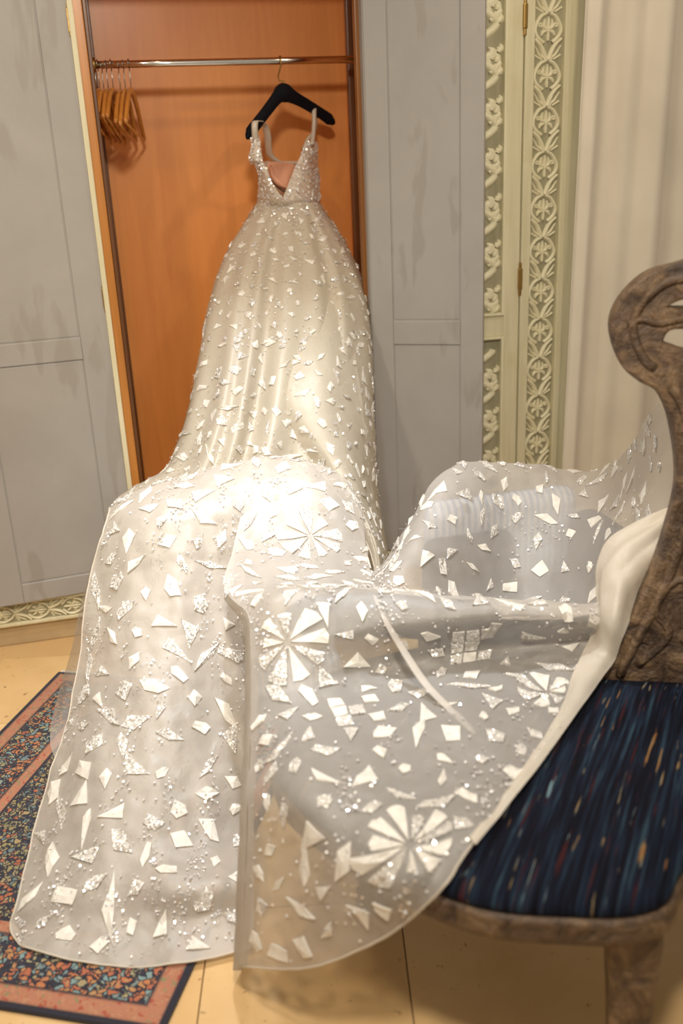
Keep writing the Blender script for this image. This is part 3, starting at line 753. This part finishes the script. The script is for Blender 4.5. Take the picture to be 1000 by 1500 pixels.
# --- draped fold over the skirt's right half
ov = Surf([pr([(415, 400, 3.20), (440, 400, 3.17), (475, 400, 3.17), (505, 400, 3.20)]),
           pr([(408, 470, 3.03), (440, 468, 3.0), (480, 470, 2.99), (515, 480, 3.03)]),
           pr([(401, 540, 2.88), (430, 535, 2.85), (480, 535, 2.83), (525, 545, 2.91)]),
           pr([(402, 600, 2.80), (432, 590, 2.75), (482, 595, 2.735), (534, 610, 2.82)]),
           pr([(425, 640, 2.74), (455, 630, 2.69), (500, 640, 2.69), (540, 660, 2.80)]),
           pr([(470, 692, 2.66), (488, 680, 2.63), (515, 690, 2.64), (546, 710, 2.76)]),
           pr([(508, 742, 2.58), (518, 735, 2.56), (532, 742, 2.57), (553, 757, 2.70)]),
           pr([(540, 800, 2.48), (546, 795, 2.47), (552, 797, 2.48), (563, 800, 2.64)]),
           pr([(552, 850, 2.42), (556, 850, 2.42), (562, 850, 2.44), (572, 850, 2.60)])], 50, 90, .004)
ovo = ov.build('overskirt', 'skirt_cloth', GW)

# --- bodice
YFt = 3.31
def panel(rows, nu=18, nv=30, wr=.002):
    out = []
    for (y, xl, xr, Yl, Yr, b) in rows:
        out.append([P(xl+(xr-xl)*i/7, y, Y=Yl+(Yr-Yl)*i/7-b*math.sin(math.pi*i/7)) for i in range(8)])
    return Surf(out, nu, nv, wr)
BL = panel([(200, 369, 379, 3.305, 3.300, .006), (215, 368, 381, 3.305, 3.295, .008), (233, 364, 384, 3.31, 3.29, .012), (240, 372, 386, 3.33, 3.29, .014), (250, 377, 391, 3.34, 3.28, .02), (270, 378, 400, 3.37, 3.285, .03), (285, 377, 410, 3.385, 3.29, .03), (296, 376, 420, 3.40, 3.30, .03), (308, 378, 430, 3.43, 3.39, .02)])
BR = panel([(208, 450, 464, 3.44, 3.46, .010), (216, 446, 465, 3.43, 3.47, .014), (230, 439, 465, 3.41, 3.48, .022), (245, 432, 466, 3.39, 3.48, .03), (265, 424, 468, 3.36, 3.46, .035), (285, 416, 469, 3.33, 3.44, .035), (296, 411, 468, 3.315, 3.43, .033), (310, 408, 466, 3.39, 3.46, .02)])
blo = BL.build('bodice_panel', 'lining', GW); bro = BR.build('bodice_panel', 'lining', GW)
BB = panel([(236, 388, 436, 3.50, 3.52, -.02), (244, 386, 440, 3.50, 3.52, -.02), (270, 382, 462, 3.49, 3.51, -.02), (304, 378, 466, 3.47, 3.48, -.02)], 16, 16)
BB.build('bodice_back', 'lining', GW)
cup = Surf([pr([(392, 238, 3.45), (404, 237, 3.455), (420, 238, 3.46), (432, 241, 3.47)]), pr([(393, 250, 3.40), (405, 251, 3.40), (420, 254, 3.41), (430, 257, 3.43)]), pr([(398, 264, 3.38), (408, 267, 3.375), (418, 270, 3.38), (427, 272, 3.40)]), pr([(408, 275, 3.38), (412, 277, 3.375), (418, 279, 3.38), (422, 280, 3.39)])], 20, 20, 0)
cup.build('bust_pad', 'nude', GW)
tube('bust_pad_edge', [P(x, y, Y=Y-.012) for x, y, Y in catmull([(397, 243, 3.42), (399, 257, 3.385), (406, 266, 3.375), (415, 272, 3.375), (422, 276, 3.385)], 16)], [.004+.007*math.sin(math.pi*i/15) for i in range(16)], 'nude', GW, 8)
tube('black_edge', [P(x, y, Y=Y-.006) for x, y, Y in catmull([(398, 264, 3.38), (405, 273, 3.375), (413, 279, 3.375), (420, 282, 3.385)], 10)], .002, 'black_trim', GW, 6)
def strap(name, pts, wd):
    c = catmull([P(x, y, Y=Y) for x, y, Y in pts], 18)
    sp = [c]; a = np.array([P(500+wd/2, 200, Y=3.4)-P(500-wd/2, 200, Y=3.4)][0])/2
    prof = [(-1, 0), (-.6, -.006), (0, -.009), (.6, -.006), (1, 0)]
    V = []; Fc = []
    for p in c:
        for s, d in prof: V.append(p+a*s+np.array([0, d, 0]))
    for i in range(len(c)-1):
        for k in range(4): Fc.append((i*5+k, i*5+k+1, i*5+k+6, i*5+k+5))
    o = mesh(name, V, Fc, 'lining', GW, smooth=True)
    m_ = o.modifiers.new('thickness', 'SOLIDIFY'); m_.thickness = .003; return o
strap('strap', [(374, 206, 3.298), (373, 192, 3.285), (373, 182, 3.285), (375, 177, 3.30), (381, 177, 3.335)], 9)
strap('strap', [(381, 177, 3.335), (388, 184, 3.39), (392, 200, 3.42), (393, 215, 3.45), (396, 228, 3.48), (410, 238, 3.50), (430, 241, 3.52)], 8)
strap('strap', [(457, 211, 3.42), (459, 195, 3.46), (460, 178, 3.48), (460, 163, 3.485), (461, 158, 3.50), (463, 160, 3.525)], 7)
strap('strap', [(463, 160, 3.525), (462, 175, 3.53), (460, 192, 3.51), (452, 202, 3.49), (447, 212, 3.48), (444, 220, 3.48)], 4)
tube('hanging_loop', [P(x, y, Y=3.33) for x, y in ((379, 196), (381, 206), (381, 220))], .0018, 'nude', GW, 6)

# --- train, left fall (ridge over the pouf, then down over the rug to a rounded hem)
def Zf(x, y, z): return P(x, y, z=z)
TB = [
 [P(175, 800, Y=2.74), P(235, 780, Y=2.76), P(290, 770, Y=2.76), P(330, 765, Y=2.76), P(375, 760, Y=2.76)],
 [P(163, 748, Y=2.58), P(225, 716, Y=2.60), P(290, 699, Y=2.61), P(330, 690, Y=2.61), P(374, 682, Y=2.61)],
 [P(158, 752, Y=2.50), P(222, 716, Y=2.51), P(288, 697, Y=2.52), P(330, 687, Y=2.52), P(372, 680, Y=2.52)],
 [P(148, 785, Y=2.43), P(205, 755, Y=2.40), P(270, 738, Y=2.39), P(325, 730, Y=2.39), P(368, 728, Y=2.40)],
 [P(134, 830, Y=2.39), P(190, 810, Y=2.33), P(260, 795, Y=2.31), P(315, 788, Y=2.32), P(360, 785, Y=2.34)],
 [P(121, 900, Y=2.32), P(180, 885, Y=2.25), P(250, 872, Y=2.22), P(310, 865, Y=2.23), P(360, 862, Y=2.26)],
 [P(113, 975, Y=2.25), P(172, 965, Y=2.15), P(245, 955, Y=2.12), P(308, 950, Y=2.13), P(365, 948, Y=2.16)],
 [P(97, 1060, Y=2.15), P(155, 1055, Y=2.04), P(235, 1050, Y=2.00), P(305, 1045, Y=2.02), P(368, 1042, Y=2.04)],
 [P(72, 1150, Y=2.04), P(135, 1148, Y=1.92), P(220, 1145, Y=1.88), P(300, 1140, Y=1.89), P(370, 1135, Y=1.91)],
 [P(45, 1240, Y=1.92), P(115, 1238, Y=1.82), P(205, 1235, Y=1.78), P(295, 1230, Y=1.78), P(372, 1225, Y=1.80)],
 [Zf(24, 1320, .05), Zf(95, 1308, .075), Zf(195, 1300, .09), Zf(290, 1296, .10), Zf(372, 1285, .09)],
 [Zf(14, 1358, .022), Zf(80, 1352, .035), Zf(185, 1352, .045), Zf(285, 1348, .045), Zf(372, 1338, .04)],
 [Zf(30, 1384, .018), Zf(90, 1403, .018), Zf(185, 1414, .018), Zf(280, 1409, .016), Zf(370, 1390, .010)]]
SB = Surf(TB, 110, 230, .008)
trb = SB.build('train', 'tulle_lined', GW)
# soft horizontal wave near the hem comes from the control rows; outer layer on the left edge
LE = Surf([[P(160, 750, Y=2.52), P(168, 752, Y=2.56), P(180, 760, Y=2.66)], [P(122, 870, Y=2.43), P(133, 868, Y=2.50), P(150, 868, Y=2.60)],
           [P(103, 960, Y=2.36), P(115, 955, Y=2.42), P(135, 950, Y=2.50)], [P(78, 1040, Y=2.29), P(92, 1040, Y=2.32), P(120, 1035, Y=2.38)],
           [P(73, 1085, Y=2.24), P(88, 1090, Y=2.25), P(115, 1090, Y=2.27)], [P(82, 1120, Y=2.17), P(90, 1125, Y=2.17), P(110, 1130, Y=2.17)]], 30, 70, .003)
LE.build('train_underlayer', 'tulle', GW)

# --- train, right half: over the pouf, down, over the bolster, across the seat, off its front
seat_z = .484
def onseat(x, y, dz=0): return P(x, y, z=seat_z+dz)
cols = 9
TC = [
 [P(366, 770, Y=2.76), P(410, 770, Y=2.76), P(468, 780, Y=2.74), P(520, 820, Y=2.70), P(548, 880, Y=2.66), P(652, 790, Y=2.62), P(755, 770, Y=2.64), P(880, 770, Y=2.60), P(990, 640, Y=2.02)],
 [P(368, 681, Y=2.60), P(412, 678, Y=2.60), P(472, 690, Y=2.57), P(520, 735, Y=2.52), P(546, 838, Y=2.40), P(655, 696, Y=2.50), P(760, 687, Y=2.54), P(884, 691, Y=2.50), P(966, 592, Y=1.87)],
 [P(366, 682, Y=2.51), P(412, 679, Y=2.51), P(474, 692, Y=2.48), P(524, 742, Y=2.43), P(547, 842, Y=2.32), P(650, 704, Y=2.42), P(758, 692, Y=2.47), P(884, 698, Y=2.40), P(978, 612, Y=1.83)],
 [P(356, 740, Y=2.39), P(408, 736, Y=2.385), P(476, 742, Y=2.37), P(530, 778, Y=2.33), P(548, 850, Y=2.22), P(635, 752, Y=2.30), P(752, 745, Y=2.40), P(882, 742, Y=2.26), P(988, 660, Y=1.80)],
 [P(342, 800, Y=2.29), P(402, 798, Y=2.27), P(476, 800, Y=2.26), P(536, 818, Y=2.23), P(550, 858, Y=2.12), P(620, 810, Y=2.17), P(748, 815, Y=2.30), P(876, 800, Y=2.14), P(990, 715, Y=1.77)],
 [P(328, 848, Y=2.14), P(396, 850, Y=2.08), P(472, 852, Y=2.06), P(538, 858, Y=2.04), P(556, 868, Y=2.02), P(625, 872, Y=2.06), P(748, 900, Y=2.16), P(872, 880, Y=2.02), P(984, 765, Y=1.74)],
 [P(336, 874, Y=2.00), P(392, 862, Y=1.95), P(470, 860, Y=1.93), P(540, 862, Y=1.91), P(562, 868, Y=1.90), P(640, 882, Y=1.90), P(746, 898, Y=1.92), P(862, 898, Y=1.86), P(960, 838, Y=1.70)],
 [P(362, 900, Y=1.86), P(402, 872, Y=1.85), P(470, 866, Y=1.84), P(540, 866, Y=1.82), P(580, 869, Y=1.80), P(655, 874, Y=1.78), P(746, 878, Y=1.75), P(856, 884, Y=1.70), P(930, 876, Y=1.64)],
 [P(367, 950, Y=1.80), P(414, 935, Y=1.775), P(478, 925, Y=1.765), P(545, 918, Y=1.75), P(592, 915, Y=1.73), P(662, 908, Y=1.715), P(750, 905, Y=1.685), P(854, 906, Y=1.645), P(915, 906, Y=1.615)],
 [P(367, 1030, Y=1.72), onseat(425, 1020, .01), onseat(490, 1005, .006), onseat(558, 985), onseat(606, 975), onseat(672, 962), onseat(756, 950), P(852, 940, z=.500), P(898, 942, z=.500)],
 [P(364, 1110, Y=1.60), onseat(432, 1105, .004), onseat(502, 1090), onseat(572, 1068), onseat(622, 1050), onseat(686, 1030), onseat(762, 1005), onseat(846, 975, .004), onseat(884, 978, .006)],
 [P(361, 1180, Y=1.50), onseat(438, 1175, 0), onseat(514, 1168), onseat(586, 1148), onseat(638, 1125), onseat(700, 1095), onseat(768, 1058), onseat(840, 1005, .004), onseat(872, 1000, .008)],
 [P(358, 1260, Y=1.445), P(440, 1255, Y=1.33), P(524, 1240, Y=1.235), onseat(596, 1220), onseat(650, 1190), onseat(708, 1150), onseat(768, 1105), onseat(826, 1040, .004), onseat(850, 1030, .008)],
 [P(355, 1345, Y=1.425), P(438, 1340, Y=1.30), P(530, 1315, Y=1.20), P(602, 1285, Y=1.14), onseat(656, 1245, -.004), onseat(706, 1195, 0), onseat(758, 1145, .004), onseat(806, 1080, .006), onseat(826, 1062, .008)],
 [P(352, 1416, Y=1.415), P(436, 1420, Y=1.29), P(536, 1388, Y=1.195), P(606, 1342, Y=1.14), P(650, 1292, Y=1.11), onseat(698, 1228, -.002), onseat(742, 1172, .004), onseat(786, 1115, .006), onseat(806, 1092, .008)]]
SC = Surf(TC, 190, 260, .006)
trc = SC.build('train', 'tulle', GW)
# rolled left edge of that half where it doubles back under itself
RE = Surf([[P(x, y, Y=Y-.004), P(x-5, y+5, Y=Y+.010), P(x-9, y+10, Y=Y+.05), P(x+10, y+10, Y=Y+.10)] for x, y, Y in ((338, 868, 2.01), (364, 905, 1.87), (368, 960, 1.81), (367, 1040, 1.72), (364, 1120, 1.60), (360, 1200, 1.495), (357, 1290, 1.44), (353, 1412, 1.418))], 26, 90, .003)
RE.build('rolled_edge', 'tulle_lined', GW)
# ridge of doubled cloth running diagonally over the front half
RD = [P(x, y, Y=Y-.006) for x, y, Y in catmull([(548, 872, 1.815), (565, 910, 1.745), (592, 955, 1.70), (622, 1000, 1.63), (655, 1035, 1.56), (690, 1070, 1.49), (712, 1110, 1.42)], 30)]
tube('seam_fold', RD, [.0006+.0012*math.sin(math.pi*i/29) for i in range(30)], 'tulle', GW, 10, 5.0)
# turned-back cream facing along the outer hem
FA = Surf([[P(990, 742, Y=1.735), P(988, 745, Y=1.72), P(986, 748, Y=1.70), P(984, 752, Y=1.69)],
           [P(940, 762, Y=1.74), P(955, 770, Y=1.70), P(968, 785, Y=1.67), P(978, 800, Y=1.675)],
           [P(898, 786, Y=1.74), P(918, 795, Y=1.68), P(942, 812, Y=1.645), P(966, 832, Y=1.655)],
           [P(877, 820, Y=1.735), P(890, 830, Y=1.67), P(915, 845, Y=1.63), P(948, 864, Y=1.64)],
           [P(874, 860, Y=1.705), P(884, 866, Y=1.65), P(904, 876, Y=1.615), P(928, 893, Y=1.62)],
           [P(876, 900, Y=1.66), P(884, 905, Y=1.62), P(897, 915, Y=1.595), P(912, 930, Y=1.59)],
           [onseat(862, 935, .035), onseat(872, 945, .04), onseat(885, 958, .036), onseat(899, 968, .02)],
           [onseat(840, 985, .018), onseat(850, 990, .025), onseat(862, 997, .022), onseat(874, 1003, .010)],
           [onseat(812, 1054, .010), onseat(818, 1058, .014), onseat(823, 1062, .012), onseat(829, 1067, .008)],
           [onseat(770, 1121, .008), onseat(774, 1124, .011), onseat(778, 1127, .009), onseat(783, 1131, .006)],
           [onseat(724, 1187, .006), onseat(726, 1189, .008), onseat(729, 1192, .007), onseat(732, 1195, .006)],
           [onseat(688, 1226, .007), onseat(690, 1230, .008), onseat(693, 1234, .007), onseat(696, 1238, .004)]], 60, 150, .006)
for j in range(FA.nv):                                   # soft gathers across the turned-back part
    k_ = max(0, 1-j/FA.nv*2.0)
    for i in range(FA.nu):
        FA.g[j, i] += FA.n[j, i]*.007*k_*math.sin(2*math.pi*2.6*i/FA.nu+j*.045)
FA.build('facing', 'lining', GW)
# hem cords
def hem(surf, row=None, col=None, r=.0022):
    pts = surf.g[row, ::4] if row is not None else surf.g[::4, col]
    tube('hem_edge', list(pts), r, 'lining', GW, 6)
hem(SB, row=-1); hem(SC, row=-1); hem(SB, col=0); hem(ov, col=0, r=.002)

# --- appliques
def vis_ok(surf, u, v):
    p = surf.at(u, v); n = surf.at(u, v, surf.n)
    return p, n, float(n@(EYE-p)/(np.linalg.norm(n)*np.linalg.norm(EYE-p)))
def shard():
    k = random.choice([3, 4, 4, 4, 5]); el = random.uniform(1.0, 2.4); an = random.uniform(0, 6.28)
    angs = sorted(2*math.pi*(i+random.uniform(-.28, .28))/k for i in range(k)); out = []
    for a in angs:
        r = random.uniform(.75, 1.1); x, y = r*math.cos(a)*el, r*math.sin(a)
        if k == 4 and el > 1.7 and x < 0: y *= .45
        out.append((x*math.cos(an)-y*math.sin(an), x*math.sin(an)+y*math.cos(an)))
    ar = .5*abs(sum(out[i][0]*out[(i+1) % k][1]-out[(i+1) % k][0]*out[i][1] for i in range(k)))
    s = 1/math.sqrt(ar); return [(x*s, y*s) for x, y in out]
def piece_geo(surf, u, v, offs, lift=.0028):
    # sample edge midpoints too so the piece follows the cloth
    k = len(offs); dense = []
    for i in range(k):
        a, b = np.array(offs[i]), np.array(offs[(i+1) % k]); dense += [a, (a+b)/2]
    c = np.mean(offs, axis=0)
    q = surf.local(u, v, dense+[c])
    if q is None: return None
    V = [p+n*lift*random.uniform(.6, 1.9) for p, n in q[:-1]]+[p+n*.0006 for p, n in q[:-1]]+[q[-1][0]+q[-1][1]*(lift+random.uniform(-.001, .005))]
    m = len(dense); Fc = []
    for i in range(m):
        j = (i+1) % m; Fc.append((i, j, 2*m)); Fc.append((m+i, m+j, j, i))
    return V, Fc
pieces = []                                             # (apparent size, V, F, material, parent)
def scatter(surf, parent, spacing, size, n_try, vr=(0, 1), ur=(0, 1), avoid=(), face=.05):
    pts = []
    for _ in range(n_try):
        u = random.uniform(*ur); v = random.uniform(*vr)
        p, n, cs = vis_ok(surf, u, v)
        if cs < face: continue
        if any((p-q)@(p-q) < spacing**2 for q in pts): continue
        if any((p-q)@(p-q) < (rr+size*.55)**2 for q, rr in avoid): continue
        s = size*random.choice([.62, .75, .85, 1.0, 1.1])
        g = piece_geo(surf, u, v, [(x*s, y*s) for x, y in shard()])
        if g is None: continue
        pts.append(p); pieces.append((s*s*max(cs, .1)/float((p-EYE)@(p-EYE)), g[0], g[1], random.choice(['satin', 'satin', 'glitter', 'glitter']), parent))
    return pts
def find_uv(surf, x, y):
    best = None
    for j in range(0, surf.nv, 2):
        for i in range(0, surf.nu, 2):
            d = surf.g[j, i]-EYE; zc = d@fwd; px = 500+F*(d@right)/zc; py = 750-F*(d@up)/zc
            e = (px-x)**2+(py-y)**2 + 30*zc
            if best is None or e < best[0]: best = (e, i/(surf.nu-1), j/(surf.nv-1))
    return best[1], best[2]
def burst(surf, parent, x, y, R, petals, gap=.34, rot=0.0):
    u, v = find_uv(surf, x, y); p = surf.at(u, v)
    for k in range(petals):
        a0 = rot+2*math.pi*(k+gap/2)/petals; a1 = rot+2*math.pi*(k+1-gap/2)/petals; rr = R*random.choice([.7, .85, .95, 1.0, 1.08]); a0 += random.uniform(-.06, .06); a1 += random.uniform(-.06, .06)
        am = (a0+a1)/2
        offs = [(.10*R*math.cos(am), .10*R*math.sin(am)), (rr*math.cos(a0), rr*math.sin(a0)), (rr*1.04*math.cos(am), rr*1.04*math.sin(am)), (rr*math.cos(a1), rr*math.sin(a1))]
        g = piece_geo(surf, u, v, offs)
        if g: pieces.append((1.0, g[0], g[1], random.choice(['satin', 'glitter']), parent))
    return (p, R)
def checker(surf, parent, x, y, s):
    u, v = find_uv(surf, x, y); p = surf.at(u, v)
    for i in (-1, 0, 1):
        for j in (-1, 0, 1):
            if (i+j) % 2 and random.random() < .35: continue
            c = np.array([i*s*1.12, j*s*1.12]); offs = [tuple(c+np.array(q)*s*.5*random.uniform(.85, 1.1)) for q in ((-1,-1), (1,-1), (1,1), (-1,1))]
            g = piece_geo(surf, u, v, offs)
            if g: pieces.append((1.0, g[0], g[1], random.choice(['satin', 'glitter']), parent))
    return (p, s*1.9)
av = [burst(SC, trc, 422, 945, .078, 9, rot=.3), burst(SC, trc, 600, 1238, .082, 11, rot=.1), burst(SC, trc, 455, 785, .085, 9), checker(SC, trc, 690, 945, .030), checker(SC, trc, 520, 1040, .032), burst(SC, trc, 800, 1015, .06, 7)]
ptsC = scatter(SC, trc, .056, .033, 5200, (.07, .985), (.02, .985), av)
ptsB = scatter(SB, trb, .062, .036, 5200, (.10, .985), (.02, .93))
ptsO = scatter(ov, ovo, .046, .022, 900, (.2, 1))
ptsS = scatter(front, sk, .046, .025, 2600, (.40, .86), (.04, .96))+scatter(front, sk, .042, .019, 1800, (.05, .42), (.04, .96))
ptsBd = scatter(BL, blo, .018, .009, 500)+scatter(BR, bro, .018, .010, 700)
pieces.sort(key=lambda t: -t[0])
for s_, V, Fc, m_, par in pieces[:300]: mesh('applique', V, Fc, m_, par)
rest = {}
for s_, V, Fc, m_, par in pieces[300:]:
    v_, f_ = rest.setdefault((par.name, m_), (par, [], []))[1:]
    n0 = len(v_); v_.extend(V); f_.extend(tuple(i+n0 for i in f) for f in Fc)
for (pn, m_), (par, v_, f_) in rest.items(): mesh('small_appliques', v_, f_, m_, par, 'stuff')

# --- loose sequins
def sequins(surf, parent, n, r, clusters, vr=(0, 1)):
    V, Fc = [], []; k = 0
    while k < n:
        if clusters and random.random() < .72:
            c = random.choice(clusters); jit = .020
            u0_, v0_ = c
            u = u0_+random.gauss(0, jit); v = v0_+random.gauss(0, jit)
        else: u, v = random.random(), random.uniform(*vr)
        k += 1
        if not (0.01 < u < .99 and .01 < v < .99): continue
        p = surf.at(u, v); nn = surf.at(u, v, surf.n)+np.array([random.gauss(0, .38) for _ in range(3)]); nn /= np.linalg.norm(nn)
        t1 = np.cross(nn, (0, 0, 1)); t1 /= np.linalg.norm(t1)+1e-9; t2 = np.cross(nn, t1)
        p = p+surf.at(u, v, surf.n)*.0052; rr = r*random.uniform(.6, 1.25); n0 = len(V)
        for q in range(6): V.append(p+rr*(t1*math.cos(q*math.pi/3)+t2*math.sin(q*math.pi/3)))
        Fc.append(tuple(n0+q for q in range(6)))
    mesh('sequins', V, Fc, 'sequin', parent, 'stuff')
cl = lambda n, vr=(0, 1): [(random.random(), random.uniform(*vr)) for _ in range(n)]
sequins(SB, trb, 1500, .0026, cl(70, (.1, 1)), (.1, 1)); sequins(SC, trc, 1900, .0026, cl(90, (.08, 1)), (.08, 1)); sequins(front, sk, 1900, .0026, cl(120, (0, .85)), (0, .85))
sequins(BL, blo, 520, .0028, cl(22)); sequins(BR, bro, 800, .0028, cl(30)); sequins(ov, ovo, 260, .0026, cl(14))
